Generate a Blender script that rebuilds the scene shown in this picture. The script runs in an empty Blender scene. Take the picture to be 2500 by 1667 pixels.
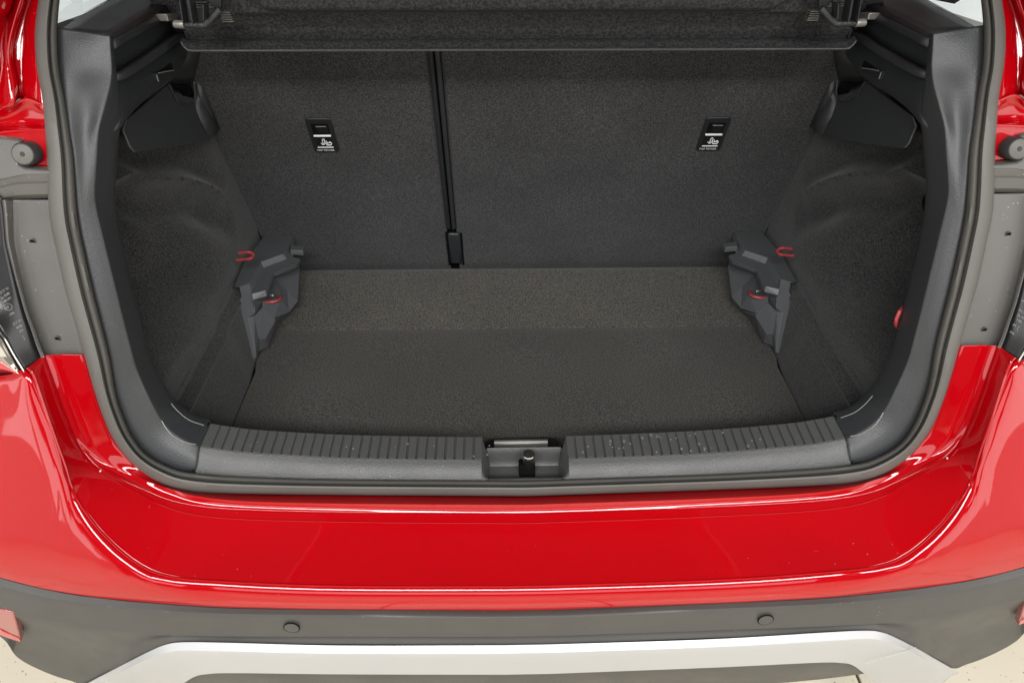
import bpy, bmesh, math, random
import numpy as np
from mathutils import Matrix, Vector
random.seed(7); rng = np.random.default_rng(7)
SC = bpy.context.scene
COL = SC.collection
R = math.radians

# ------------------------------------------------------------------ camera
F_PX = 1850.0                       # focal length in photo pixels (photo 2500 x 1667)
PITCH, YAW, ROLL = R(35.0), R(-1.28), R(0.17)
CAM = np.array([-0.037, 0.0, 1.48])
fw = np.array([-math.sin(YAW)*math.cos(PITCH), math.cos(YAW)*math.cos(PITCH), -math.sin(PITCH)])
rt = np.array([math.cos(YAW), math.sin(YAW), 0.0]); up = np.cross(rt, fw)
rt, up = math.cos(ROLL)*rt + math.sin(ROLL)*up, -math.sin(ROLL)*rt + math.cos(ROLL)*up
cam = bpy.data.objects.new('camera', bpy.data.cameras.new('camera')); COL.objects.link(cam)
cam.data.sensor_width = 36.0; cam.data.lens = 36.0*F_PX/2500.0
cam.data.clip_start = 0.02; cam.data.clip_end = 200
cam.matrix_world = Matrix(((rt[0], up[0], -fw[0], CAM[0]), (rt[1], up[1], -fw[1], CAM[1]),
                           (rt[2], up[2], -fw[2], CAM[2]), (0, 0, 0, 1)))
SC.camera = cam

# ------------------------------------------------------------------ light of the showroom
W = bpy.data.worlds.new('World'); SC.world = W; W.use_nodes = True
W.node_tree.nodes['Background'].inputs['Color'].default_value = (0.93, 0.97, 1.0, 1)
W.node_tree.nodes['Background'].inputs['Strength'].default_value = 0.10
def area(name, loc, target, sx, sy, power, col=(1, 1, 1)):
    l = bpy.data.lights.new(name, 'AREA'); l.shape = 'RECTANGLE'; l.size = sx; l.size_y = sy
    l.energy = power; l.color = col
    o = bpy.data.objects.new(name, l); COL.objects.link(o); o.location = loc
    o.rotation_euler = (Vector(target)-Vector(loc)).to_track_quat('-Z', 'Y').to_euler()
    return o
# ceiling light row behind the photographer; shop windows to the rear, left and right
area('ceiling_light', (0.0, -3.0, 3.95), (0, 0.8, 0.8), 5.6, .8, 370, (1, .985, .97))
area('window_fill_light', (0, -5.2, 1.9), (0, .8, .9), 6.0, 1.7, 80, (.98, .99, 1))
for k in range(3):
    area('window_fill_light', (-3.3, -3.0+1.15*k, 1.75), (-.3, -2.0+1.15*k, 1.4), .72, 2.1, 11, (.97, .98, 1))
area('window_fill_light', (3.3, -1.6, 1.75), (.3, -.6, 1.3), 3.4, 2.1, 46, (1, .98, .97))
for sx in (-1, 1):       # added area lights that brighten the view through the car's quarter windows
    area('window_fill_light', (sx*2.7, 4.9, .95), (0, 4.2, .95), 4.2, 1.85, 17, (.97, 1, .99))
SC.view_settings.view_transform = 'Standard'; SC.view_settings.look = 'None'
SC.view_settings.gamma = 1.0; SC.view_settings.exposure = 0.0; SC.view_settings.use_curve_mapping = False
SC.cycles.max_bounces = 8; SC.cycles.use_denoising = True

# ------------------------------------------------------------------ pixel -> place helpers
def ray(px, py):
    return rt*((px-1250)/F_PX) - up*((py-833.5)/F_PX) + fw
def hit(px, py, g, t0=.5, t1=2.6):
    """first point on the pixel's ray where g(point) changes sign"""
    d = ray(px, py); ts = np.linspace(t0, t1, 60); last = g(CAM+d*ts[0])
    for a, b in zip(ts[:-1], ts[1:]):
        v = g(CAM+d*b)
        if (v > 0) != (last > 0):
            for _ in range(40):
                m = .5*(a+b)
                if (g(CAM+d*m) > 0) == (last > 0): a = m
                else: b = m
            return CAM+d*.5*(a+b)
        last = v
    return CAM+d*1.1
def atz(px, py, z):
    d = ray(px, py); return CAM+d*((z-CAM[2])/d[2])
def aty(px, py, y):
    d = ray(px, py); return CAM+d*((y-CAM[1])/d[1])
def atx(px, py, x):
    d = ray(px, py); return CAM+d*((x-CAM[0])/d[0])
def y_open(z):                      # rear opening of the body, seen from the side
    q = z-.70; return .765+.15*q+.35*max(q, 0)**2
def op(px, py, off=0.0):
    return hit(px, py, lambda p: p[1]-y_open(p[2])-off)
SZ, SY, STAN = .62, 1.513, math.tan(R(27.0))   # rear seat backs, reclined 27 degrees
def y_seat(z): return SY-(z-SZ)*STAN
def seat(px, py, off=0.0):
    return hit(px, py, lambda p: p[1]-y_seat(p[2])-off)
PZ = [.20, .37, .44, .51, .585, .589, .62, .65, .75, .88, 1.0, 1.15]
PY = [.70, .662, .640, .633, .632, .6356, .640, .645, .695, .745, .78, .83]
def y_out(x, z):                    # outer skin of the rear bumper and corners
    return np.interp(z, PZ, PY)+.24*max(0, abs(x)-.3)**2
def out(px, py, off=0.0):
    return hit(px, py, lambda p: p[1]-y_out(p[0], p[2])-off)

def crom(pts, n):
    """Catmull-Rom through pts, resampled to n points evenly along its length"""
    p = np.asarray(pts, float)
    if len(p) == 2:
        s = np.linspace(0, 1, n)[:, None]; return p[0]*(1-s)+p[1]*s
    q = np.vstack([2*p[0]-p[1], p, 2*p[-1]-p[-2]]); outp = []
    for i in range(1, len(q)-2):
        a, b, c, d = q[i-1:i+3]
        for t in np.linspace(0, 1, 14, endpoint=False):
            outp.append(.5*((2*b)+(c-a)*t+(2*a-5*b+4*c-d)*t*t+(3*b-a-3*c+d)*t**3))
    outp.append(p[-1]); o = np.array(outp)
    L = np.r_[0, np.cumsum(np.linalg.norm(np.diff(o, axis=0), axis=1))]
    s = np.linspace(0, L[-1], n)
    return np.stack([np.interp(s, L, o[:, k]) for k in range(o.shape[1])], 1)
def curve(pix, fn, n):
    return np.array([fn(*p) for p in crom(pix, n)])
def across(rows, k, lin=False):
    """insert k points between neighbouring curves"""
    rows = [np.asarray(r) for r in rows]; n = len(rows[0]); m = len(rows); outr = []
    for i in range(m-1):
        a = rows[max(i-1, 0)] if i > 0 else 2*rows[0]-rows[1]; b = rows[i]; c = rows[i+1]
        d = rows[i+2] if i+2 < m else 2*rows[-1]-rows[-2]
        for t in np.linspace(0, 1, k+1, endpoint=False):
            outr.append(b+(c-b)*t if lin else .5*((2*b)+(c-a)*t+(2*a-5*b+4*c-d)*t*t+(3*b-a-3*c+d)*t**3))
    outr.append(rows[-1]); return outr
def mir(p): return np.asarray(p)*np.array([-1, 1, 1])
def full(c):                        # left half curve ending near x = 0 -> whole symmetric curve
    c = np.array(c); c = c[c[:, 0] < -1e-4]; e = c[-1].copy(); e[0] = 0
    return np.vstack([c, e, mir(c[::-1])])

# ------------------------------------------------------------------ materials
def lin(r, g, b):
    f = lambda c: (c/255/12.92) if c/255 <= .04045 else ((c/255+.055)/1.055)**2.4
    return (f(r), f(g), f(b), 1)
def mat(name, base, rough=.5, metal=0, spec=.5, coat=0, coat_rough=.03, var=0, vscale=8, grain=0, gscale=900,
        col2=None, cscale=400, trans=0, ior=1.5, rvar=0, sheen=0, dust=0, dscale=160):
    m = bpy.data.materials.new(name); m.use_nodes = True; nt = m.node_tree; N = nt.nodes; L = nt.links
    b = N['Principled BSDF']
    b.inputs['Base Color'].default_value = base; b.inputs['Roughness'].default_value = rough
    b.inputs['Metallic'].default_value = metal; b.inputs['Specular IOR Level'].default_value = spec
    b.inputs['Coat Weight'].default_value = coat; b.inputs['Coat Roughness'].default_value = coat_rough
    b.inputs['Coat IOR'].default_value = 1.56
    b.inputs['Transmission Weight'].default_value = trans; b.inputs['IOR'].default_value = ior
    b.inputs['Sheen Weight'].default_value = sheen; b.inputs['Sheen Roughness'].default_value = .6
    tc = N.new('ShaderNodeTexCoord'); last = None
    def noise(sc, det=3):
        n = N.new('ShaderNodeTexNoise'); n.inputs['Scale'].default_value = sc; n.inputs['Detail'].default_value = det
        L.new(tc.outputs['Object'], n.inputs['Vector']); return n
    if col2:
        n = noise(cscale, 4); r = N.new('ShaderNodeValToRGB')
        r.color_ramp.elements[0].position = .40; r.color_ramp.elements[1].position = .62
        r.color_ramp.elements[0].color = base; r.color_ramp.elements[1].color = col2
        L.new(n.outputs['Fac'], r.inputs['Fac']); last = r.outputs['Color']
    if var:
        n = noise(vscale, 4); h = N.new('ShaderNodeHueSaturation'); mr = N.new('ShaderNodeMapRange')
        mr.inputs['From Min'].default_value = .3; mr.inputs['From Max'].default_value = .7
        mr.inputs['To Min'].default_value = 1-var; mr.inputs['To Max'].default_value = 1+var
        L.new(n.outputs['Fac'], mr.inputs['Value']); L.new(mr.outputs['Result'], h.inputs['Value'])
        if last: L.new(last, h.inputs['Color'])
        else: h.inputs['Color'].default_value = base
        last = h.outputs['Color']
    if dust:
        v = N.new('ShaderNodeTexVoronoi'); v.inputs['Scale'].default_value = dscale; L.new(tc.outputs['Object'], v.inputs['Vector'])
        n = noise(9, 3); th = N.new('ShaderNodeMath'); th.operation = 'MULTIPLY'; th.inputs[1].default_value = .24
        L.new(n.outputs['Fac'], th.inputs[0]); lt = N.new('ShaderNodeMath'); lt.operation = 'LESS_THAN'
        L.new(v.outputs['Distance'], lt.inputs[0]); L.new(th.outputs[0], lt.inputs[1])
        sel = N.new('ShaderNodeMath'); sel.operation = 'GREATER_THAN'; sel.inputs[1].default_value = 1-dust
        sx_ = N.new('ShaderNodeSeparateColor'); L.new(v.outputs['Color'], sx_.inputs[0]); L.new(sx_.outputs[0], sel.inputs[0])
        mm = N.new('ShaderNodeMath'); mm.operation = 'MULTIPLY'; L.new(lt.outputs[0], mm.inputs[0]); L.new(sel.outputs[0], mm.inputs[1])
        m3 = N.new('ShaderNodeMath'); m3.operation = 'MULTIPLY'; m3.inputs[1].default_value = .55; L.new(mm.outputs[0], m3.inputs[0])
        mx = N.new('ShaderNodeMix'); mx.data_type = 'RGBA'; mx.inputs[7].default_value = (.42, .41, .38, 1); L.new(m3.outputs[0], mx.inputs[0])
        if last: L.new(last, mx.inputs[6])
        else: mx.inputs[6].default_value = base
        last = mx.outputs[2]
    if last: L.new(last, b.inputs['Base Color'])
    if rvar:
        n = noise(14, 5); mr = N.new('ShaderNodeMapRange')
        mr.inputs['From Min'].default_value = .3; mr.inputs['From Max'].default_value = .7
        mr.inputs['To Min'].default_value = max(0, rough-rvar); mr.inputs['To Max'].default_value = rough+rvar
        L.new(n.outputs['Fac'], mr.inputs['Value']); L.new(mr.outputs['Result'], b.inputs['Roughness'])
    if grain:
        n = noise(gscale, 2); bp = N.new('ShaderNodeBump'); bp.inputs['Strength'].default_value = grain
        bp.inputs['Distance'].default_value = .001
        L.new(n.outputs['Fac'], bp.inputs['Height']); L.new(bp.outputs['Normal'], b.inputs['Normal'])
    return m
M = {}
M['red'] = mat('red_paint', (.36, .0005, .0035, 1), .4, .0, 0, coat=1, coat_rough=.035, var=.03, vscale=3, dust=.012, dscale=260)
M['plastic'] = mat('grained_dark_plastic', (.028, .030, .032, 1), .42, grain=.4, gscale=620, rvar=.05)
M['plastic_lo'] = mat('smooth_dark_plastic', (.018, .020, .0225, 1), .5, grain=.15, gscale=700)
M['sill'] = mat('grained_sill_plastic', (.068, .069, .068, 1), .44, grain=.6, gscale=520, rvar=.07, var=.08, dust=.05, dscale=230)
M['rubber'] = mat('seal_rubber', (.098, .095, .086, 1), .58, grain=.15, gscale=500, var=.08, vscale=12)
M['rubber_blk'] = mat('black_rubber', (.03, .03, .031, 1), .6)
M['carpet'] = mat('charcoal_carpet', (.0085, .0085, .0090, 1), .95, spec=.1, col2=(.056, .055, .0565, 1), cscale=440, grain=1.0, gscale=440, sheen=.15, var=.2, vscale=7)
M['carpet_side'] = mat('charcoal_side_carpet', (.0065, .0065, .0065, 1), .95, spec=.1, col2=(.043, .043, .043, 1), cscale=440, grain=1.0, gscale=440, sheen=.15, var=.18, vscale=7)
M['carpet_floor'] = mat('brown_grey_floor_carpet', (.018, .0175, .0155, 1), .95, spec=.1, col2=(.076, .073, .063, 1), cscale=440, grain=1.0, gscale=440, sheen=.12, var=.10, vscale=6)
M['carpet_flap'] = mat('lighter_floor_carpet', (.026, .025, .022, 1), .95, spec=.1, col2=(.104, .099, .085, 1), cscale=440, grain=1.0, gscale=440, sheen=.12, var=.10, vscale=6)  # floor carpet in a lighter tone for the rear section
M['shelf'] = mat('shelf_felt', (.020, .021, .021, 1), .85, spec=.2, col2=(.050, .050, .050, 1), cscale=260, grain=.5, gscale=400)
M['panel'] = mat('lamp_well_plastic', (.095, .092, .085, 1), .30, grain=.06, gscale=400, var=.06, rvar=.06, dust=.12, dscale=190)
M['clad'] = mat('bumper_cladding', (.056, .0535, .050, 1), .46, grain=.18, gscale=900, var=.05, rvar=.05, dust=.03, dscale=220)
M['silver'] = mat('silver_trim_paint', (.43, .435, .44, 1), .42, .2, coat=.3, coat_rough=.25)
M['black'] = mat('gloss_black', (.012, .012, .013, 1), .2)
M['void'] = mat('matte_black', (.006, .006, .006, 1), .9, spec=.05)
M['bracket'] = mat('grey_bracket_plastic', (.078, .082, .086, 1), .40, grain=.1, gscale=700)
M['dark'] = mat('black_plastic', (.014, .015, .016, 1), .45)
M['steel'] = mat('zinc_steel', (.62, .60, .52, 1), .3, 1.0)
M['grease'] = mat('greasy_steel', (.02, .02, .022, 1), .35, .4, grain=.8, gscale=500)
M['redhook'] = mat('red_coated_wire', (.38, .045, .05, 1), .42, coat=.3)
M['white'] = mat('white_print_and_glint', (.8, .8, .8, 1), .5)
M['grey_print'] = mat('grey_print', (.22, .22, .22, 1), .5)
M['chrome'] = mat('lamp_chrome', (.75, .72, .66, 1), .10, 1.0)
M['lamp_clear'] = mat('clear_lamp_lens', (.34, .30, .24, 1), .05, .6, coat=1, coat_rough=.01)
M['lens'] = mat('red_lens', (.45, .03, .035, 1), .08, coat=1, coat_rough=.01)
M['reflector'] = mat('pink_red_reflector', (.36, .07, .065, 1), .07, .35, coat=1, coat_rough=.01)
M['glass'] = mat('window_glass', (.9, .93, .92, 1), .02, trans=1, ior=1.12)
M['alu'] = mat('brushed_handle', (.34, .34, .31, 1), .38, .55)
M['headliner'] = mat('pale_headlining', (.45, .45, .44, 1), .8)
M['tyre'] = mat('tyre_rubber', (.02, .02, .02, 1), .8, grain=.3, gscale=200)

def tile_mat():
    m = bpy.data.materials.new('beige_speckled_tile'); m.use_nodes = True; nt = m.node_tree; N = nt.nodes; L = nt.links
    b = N['Principled BSDF']; b.inputs['Roughness'].default_value = .22; g = N.new('ShaderNodeNewGeometry')
    v = N.new('ShaderNodeTexVoronoi'); v.inputs['Scale'].default_value = 75; v.inputs['Randomness'].default_value = 1
    n = N.new('ShaderNodeTexNoise'); n.inputs['Scale'].default_value = 60; n.inputs['Detail'].default_value = 3
    n2 = N.new('ShaderNodeTexNoise'); n2.inputs['Scale'].default_value = 6; n2.inputs['Detail'].default_value = 5
    for q in (v, n, n2): L.new(g.outputs['Position'], q.inputs['Vector'])
    r1 = N.new('ShaderNodeValToRGB'); r1.color_ramp.elements[0].position = .13; r1.color_ramp.elements[1].position = .22
    r1.color_ramp.elements[0].color = (1, 1, 1, 1); r1.color_ramp.elements[1].color = (0, 0, 0, 1)
    r2 = N.new('ShaderNodeValToRGB'); r2.color_ramp.elements[0].position = .48; r2.color_ramp.elements[1].position = .58
    mu = N.new('ShaderNodeMath'); mu.operation = 'MULTIPLY'
    L.new(v.outputs['Distance'], r1.inputs['Fac']); L.new(n.outputs['Fac'], r2.inputs['Fac'])
    L.new(r1.outputs['Color'], mu.inputs[0]); L.new(r2.outputs['Color'], mu.inputs[1])
    c = N.new('ShaderNodeMix'); c.data_type = 'RGBA'; c.inputs[6].default_value = (.74, .67, .52, 1); c.inputs[7].default_value = (.80, .74, .60, 1)
    L.new(n2.outputs['Fac'], c.inputs[0])
    d = N.new('ShaderNodeMix'); d.data_type = 'RGBA'; d.inputs[7].default_value = (.27, .24, .18, 1)
    L.new(c.outputs[2], d.inputs[6]); L.new(mu.outputs[0], d.inputs[0]); L.new(d.outputs[2], b.inputs['Base Color'])
    return m
M['tile'] = tile_mat()
M['wall'] = mat('pale_wall_paint', (.78, .79, .78, 1), .7, var=.03, vscale=2)
M['grout'] = mat('dark_grout', (.07, .064, .05, 1), .8)

# ------------------------------------------------------------------ object helpers
def empty(name, loc, label, cat, group=None):
    o = bpy.data.objects.new(name, None); COL.objects.link(o); o.location = loc; o.empty_display_size = .1
    o['label'] = label; o['category'] = cat
    if group: o['group'] = group
    return o
def base_of(parent):
    p = np.zeros(3)
    while parent is not None:
        p = p+np.array(parent.location); parent = parent.parent
    return p
def link(name, me, material, parent=None, label=None, smooth=True, angle=40):
    o = bpy.data.objects.new(name, me); COL.objects.link(o)
    if parent is not None:
        o.parent = parent; me.transform(Matrix.Translation(Vector(-base_of(parent))))
    if not me.materials: me.materials.append(M[material])
    if smooth:
        me.shade_smooth(); me.set_sharp_from_angle(angle=R(angle))
    if label: o['label'] = label
    return o
def face_cam(me, eye=CAM):
    """turn the sheet so that it faces the photographer's side"""
    s = 0
    for p in me.polygons:
        s += p.area*(1 if (Vector(eye)-p.center).dot(p.normal) > 0 else -1)
    if s < 0: me.flip_normals()
def solid(o, th, off=-1):
    md = o.modifiers.new('Solidify', 'SOLIDIFY'); md.thickness = th; md.offset = off
def bev(o, w, seg=2):
    md = o.modifiers.new('Bevel', 'BEVEL'); md.width = w; md.segments = seg; md.limit_method = 'ANGLE'; md.angle_limit = R(25)
    md.harden_normals = False
def grid_me(name, rows):
    n = len(rows[0]); v = [tuple(p) for r in rows for p in r]
    f = [(i*n+j, i*n+j+1, (i+1)*n+j+1, (i+1)*n+j) for i in range(len(rows)-1) for j in range(n-1)]
    me = bpy.data.meshes.new(name); me.from_pydata(v, [], f); me.update(); return me
def sheet(name, rows, material, parent, th=.003, k=0, linear=False, label=None, angle=40, eye=CAM):
    if k: rows = across(rows, k, linear)
    me = grid_me(name, rows); face_cam(me, eye)
    o = link(name, me, material, parent, label, True, angle)
    if th: solid(o, th)
    return o
def poly_me(name, verts, faces):
    me = bpy.data.meshes.new(name); me.from_pydata([tuple(v) for v in verts], [], faces); me.update(); return me
def both(fn):
    """run a builder for the left side (+1: as is) and the right side (mirrored)"""
    return [fn(lambda p: np.asarray(p), 'left'), fn(mir, 'right')]
def bm_obj(name, bm, material, parent, label=None, angle=40, smooth=True):
    bmesh.ops.recalc_face_normals(bm, faces=bm.faces)
    me = bpy.data.meshes.new(name); bm.to_mesh(me); bm.free()
    return link(name, me, material, parent, label, smooth, angle)
def tube_me(name, pts, r, seg=10, cap=True):
    pts = [np.asarray(p, float) for p in pts]; bm = bmesh.new(); rings = []; prev = None
    rr = r if isinstance(r, (list, tuple)) else [r]*len(pts)
    for i, p in enumerate(pts):
        t = pts[min(i+1, len(pts)-1)]-pts[max(i-1, 0)]; t /= np.linalg.norm(t)
        if prev is None:
            a = np.cross(t, [0, 0, 1]); a = np.cross(t, [0, 1, 0]) if np.linalg.norm(a) < .1 else a
        else: a = prev-t*np.dot(prev, t)
        a /= np.linalg.norm(a); prev = a; b = np.cross(t, a)
        rings.append([bm.verts.new(p+rr[i]*(math.cos(q)*a+math.sin(q)*b)) for q in np.linspace(0, 2*math.pi, seg, endpoint=False)])
    for A, B in zip(rings[:-1], rings[1:]):
        for j in range(seg): bm.faces.new((A[j], A[(j+1) % seg], B[(j+1) % seg], B[j]))
    if cap: bm.faces.new(rings[0][::-1]); bm.faces.new(rings[-1])
    bmesh.ops.recalc_face_normals(bm, faces=bm.faces)
    me = bpy.data.meshes.new(name); bm.to_mesh(me); bm.free(); return me
def tube(name, pts, r, material, parent, seg=10, label=None):
    return link(name, tube_me(name, pts, r, seg), material, parent, label)
def frame_box(name, o, ax, ay, az, sx, sy, sz, material, parent, bevel=.0015, label=None):
    """box of size sx,sy,sz centred on o along the axes ax,ay,az"""
    o = np.asarray(o, float); v = []
    for a in (-.5, .5):
        for b in (-.5, .5):
            for c in (-.5, .5): v.append(o+np.asarray(ax)*a*sx+np.asarray(ay)*b*sy+np.asarray(az)*c*sz)
    bm = bmesh.new(); V = [bm.verts.new(p) for p in v]
    for f in ((0, 1, 3, 2), (4, 6, 7, 5), (0, 4, 5, 1), (2, 3, 7, 6), (0, 2, 6, 4), (1, 5, 7, 3)): bm.faces.new([V[i] for i in f])
    ob = bm_obj(name, bm, material, parent, label)
    if bevel: bev(ob, bevel)
    return ob
def prism(name, loop, depth, material, parent, bevel=0, label=None, angle=30):
    """flat outline (3-D loop) given thickness along the vector depth"""
    bm = bmesh.new(); A = [bm.verts.new(p) for p in loop]; B = [bm.verts.new(np.asarray(p)+depth) for p in loop]; n = len(A)
    bm.faces.new(A); bm.faces.new(B[::-1])
    for i in range(n): bm.faces.new((A[i], A[(i+1) % n], B[(i+1) % n], B[i]))
    o = bm_obj(name, bm, material, parent, label, angle)
    if bevel: bev(o, bevel)
    return o
def text(name, s, size, origin, ax, ay, material, parent, lift=.0004):
    c = bpy.data.curves.new(name, 'FONT'); c.body = s; c.size = size; c.extrude = .0001; c.align_x = 'LEFT'
    tmp = bpy.data.objects.new('tmp', c); COL.objects.link(tmp)
    dg = bpy.context.evaluated_depsgraph_get(); me = bpy.data.meshes.new_from_object(tmp.evaluated_get(dg))
    bpy.data.objects.remove(tmp); bpy.data.curves.remove(c)
    ax = np.asarray(ax)/np.linalg.norm(ax); ay = np.asarray(ay)-ax*np.dot(ay, ax); ay /= np.linalg.norm(ay); az = np.cross(ax, ay)
    o = np.asarray(origin)+az*lift
    me.transform(Matrix(((ax[0], ay[0], az[0], o[0]), (ax[1], ay[1], az[1], o[1]), (ax[2], ay[2], az[2], o[2]), (0, 0, 0, 1))))
    me.materials.clear(); return link(name, me, material, parent, smooth=False)

# ------------------------------------------------------------------ showroom floor
gm = poly_me('floor', [(-9, -9, 0), (9, -9, 0), (9, 7, 0), (-9, 7, 0)], [(0, 1, 2, 3)])
fl = link('floor', gm, 'grout', None); fl['kind'] = 'structure'
TS = .50; bm = bmesh.new(); bmesh.ops.create_cube(bm, size=1)
for v in bm.verts: v.co = Vector((v.co.x*(TS-.007), v.co.y*(TS-.007), v.co.z*.012))
bmesh.ops.bevel(bm, geom=list(bm.edges), offset=.0012, segments=1, affect='EDGES')
tme = bpy.data.meshes.new('tile'); bm.to_mesh(tme); bm.free(); tme.materials.append(M['tile'])
far_v, far_f = [], []
for i in range(-2, 18):
    for j in range(-4, 24):
        x, y = -4.0+.205+(i+.5)*TS, -5.5+.12+(j+.5)*TS
        if 1 <= i < 15 and j < 15 and j >= 0:
            o = bpy.data.objects.new('tile', tme); COL.objects.link(o); o.parent = fl; o.location = (x, y, 0)
        else:
            k = len(far_v); h = TS/2-.0035
            far_v += [(x-h, y-h, .006), (x+h, y-h, .006), (x+h, y+h, .006), (x-h, y+h, .006)]; far_f.append((k, k+1, k+2, k+3))
ft = link('far_tiles', poly_me('far_tiles', far_v, far_f), 'tile', fl, smooth=False); ft['kind'] = 'stuff'
for sx, nm in ((-1, 'wall_left'), (1, 'wall_right')):
    bm = bmesh.new(); bmesh.ops.create_cube(bm, size=1, matrix=Matrix.Translation((sx*3.9, 1.5, 1.5)) @ Matrix.Diagonal((.1, 13, 2.98, 1)))
    w_ = bm_obj(nm, bm, 'wall', None, smooth=False); w_['kind'] = 'structure'

# ------------------------------------------------------------------ the car
CARL = (0, 1.5, 0)
car = empty('car', CARL, 'bright red compact SUV with its boot open and empty, seen from behind', 'car')

# ---- weather seal round the opening (left half, top to middle of the sill)
SO = [(190, -740), (145, -450), (118, -200), (104, -60), (94, 0), (86, 60), (85, 110), (90, 170), (103, 241), (110, 319), (115, 390), (117, 479), (122, 540), (136, 606), (160, 713), (181, 784), (206, 869), (230, 954), (251, 1016), (276, 1072), (323, 1132), (383, 1174), (451, 1196), (553, 1204), (834, 1208), (1290, 1211)]
SI = [(236, -740), (192, -450), (166, -200), (154, -60), (146, 0), (141, 60), (141, 110), (145, 170), (158, 241), (170, 319), (180, 390), (186, 479), (192, 540), (205, 606), (229, 713), (247, 784), (268, 869), (282, 954), (296, 1003), (323, 1064), (361, 1110), (425, 1142), (476, 1152), (595, 1161), (834, 1168), (1290, 1171)]
NS = 150
def mixc(a, b, s): return [(p[0]*(1-s)+q[0]*s, p[1]*(1-s)+q[1]*s) for p, q in zip(a, b)]
prof = [(0, .012), (.0, -.004), (.10, -.014), (.25, -.0165), (.42, -.0185), (.52, -.017), (.60, -.009), (.64, -.0055), (.68, -.009), (.75, -.0125), (.85, -.010), (.93, -.003), (.97, .004), (1.0, .012)]
rows = [full(curve(mixc(SO, SI, s), lambda x, y: op(x, y, off), NS)) for s, off in prof]
sheet('weather_seal', rows, 'rubber', car, th=.0025, angle=50)

# ---- plastic trim of the opening: A seal side, B fold, C inner edge
A = [(136, 66), (140, 110), (145, 170), (158, 241), (170, 319), (180, 390), (186, 479), (192, 540), (205, 606), (229, 713), (247, 784), (268, 869), (282, 954), (296, 1003), (323, 1064), (361, 1110), (425, 1142), (477, 1150)]
B = [(268, 87), (270, 120), (273, 170), (268, 213), (255, 262), (241, 319), (236, 390), (232, 470), (236, 510), (255, 589), (284, 706), (302, 780), (320, 850), (337, 908), (372, 986), (397, 1030), (432, 1062), (488, 1090)]
C = [(276, 90), (279, 123), (284, 174), (290, 228), (296, 290), (289, 340), (284, 408), (281, 470), (284, 520), (294, 578), (314, 670), (335, 755), (350, 812), (372, 885), (418, 968), (461, 1007), (490, 1023), (515, 1030)]
offA = [.004]*18
offB = [.004, .006, .008, .011, .014, .015, .016, .016, .016, .017, .018, .018, .018, .019, .019, .02, .02, .02]
offC = [.022, .024, .028, .040, .058, .062, .064, .065, .065, .065, .066, .066, .066, .067, .067, .067, .068, .068]
def tc(pix, offs, n, fn=op):
    q = crom([(p[0], p[1], o) for p, o in zip(pix, offs)], n); return np.array([fn(*p) for p in q])
# station-matched curves
def stations(pix, offs, n):
    """keep the listed stations aligned between the curves: n points per interval"""
    p = np.array([(a[0], a[1], o) for a, o in zip(pix, offs)], float); q = np.vstack([2*p[0]-p[1], p, 2*p[-1]-p[-2]]); r = []
    for i in range(1, len(q)-2):
        a, b, c, d = q[i-1:i+3]
        for t in np.linspace(0, 1, n, endpoint=False):
            r.append(.5*((2*b)+(c-a)*t+(2*a-5*b+4*c-d)*t*t+(3*b-a-3*c+d)*t**3))
    r.append(p[-1]); return np.array([op(*x) for x in r])
NP = 7
cA, cB, cC = stations(A, offA, NP), stations(B, offB, NP), stations(C, offC, NP)
A2 = [(p[0]-6, p[1]) for p in A]
cA0 = stations(A2, [.016]*18, NP)
MD = [((a[0]*.55+b[0]*.45), (a[1]*.55+b[1]*.45)) for a, b in zip(A, B)]
moff = [.004, .002, .004, .013, .016, .013, .010, .008] + [.008]*10
cM = stations(MD, moff, NP)
cB1 = cB*.86+cM*.14; cB2 = cB*.93+cC*.07
cCr = cC+np.array([-.012, .012, -.002])
def pillar(T, side):
    rows = across([T(cA0), T(cA), T(cM), T(cB1)], 4)+across([T(cB1), T(cB*.5+(cB1+cB2)*.25), T(cB2)], 3)[1:]+across([T(cB2), T(cC), T(cCr)], 3)[1:]
    o = sheet('pillar_trim', rows, 'plastic', car, th=.002, angle=60, label='dark grained %s side trim of the boot opening' % side)
    # two fine moulded lines near the lower corner
    for px in ([(395, 1027), (405, 1045), (423, 1064), (455, 1080), (478, 1084)], [(418, 985), (436, 1005), (462, 1025), (498, 1038)]):
        s0 = .5 if px[0][0] < 400 else .5
        c = [T(op(x, y, (.0135 if px[0][0] < 400 else .047))) for x, y in crom(px, 14)]
        tube('moulded_line', c, .0006, 'alu', o, seg=6)
    return o
pil = both(pillar)

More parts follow.
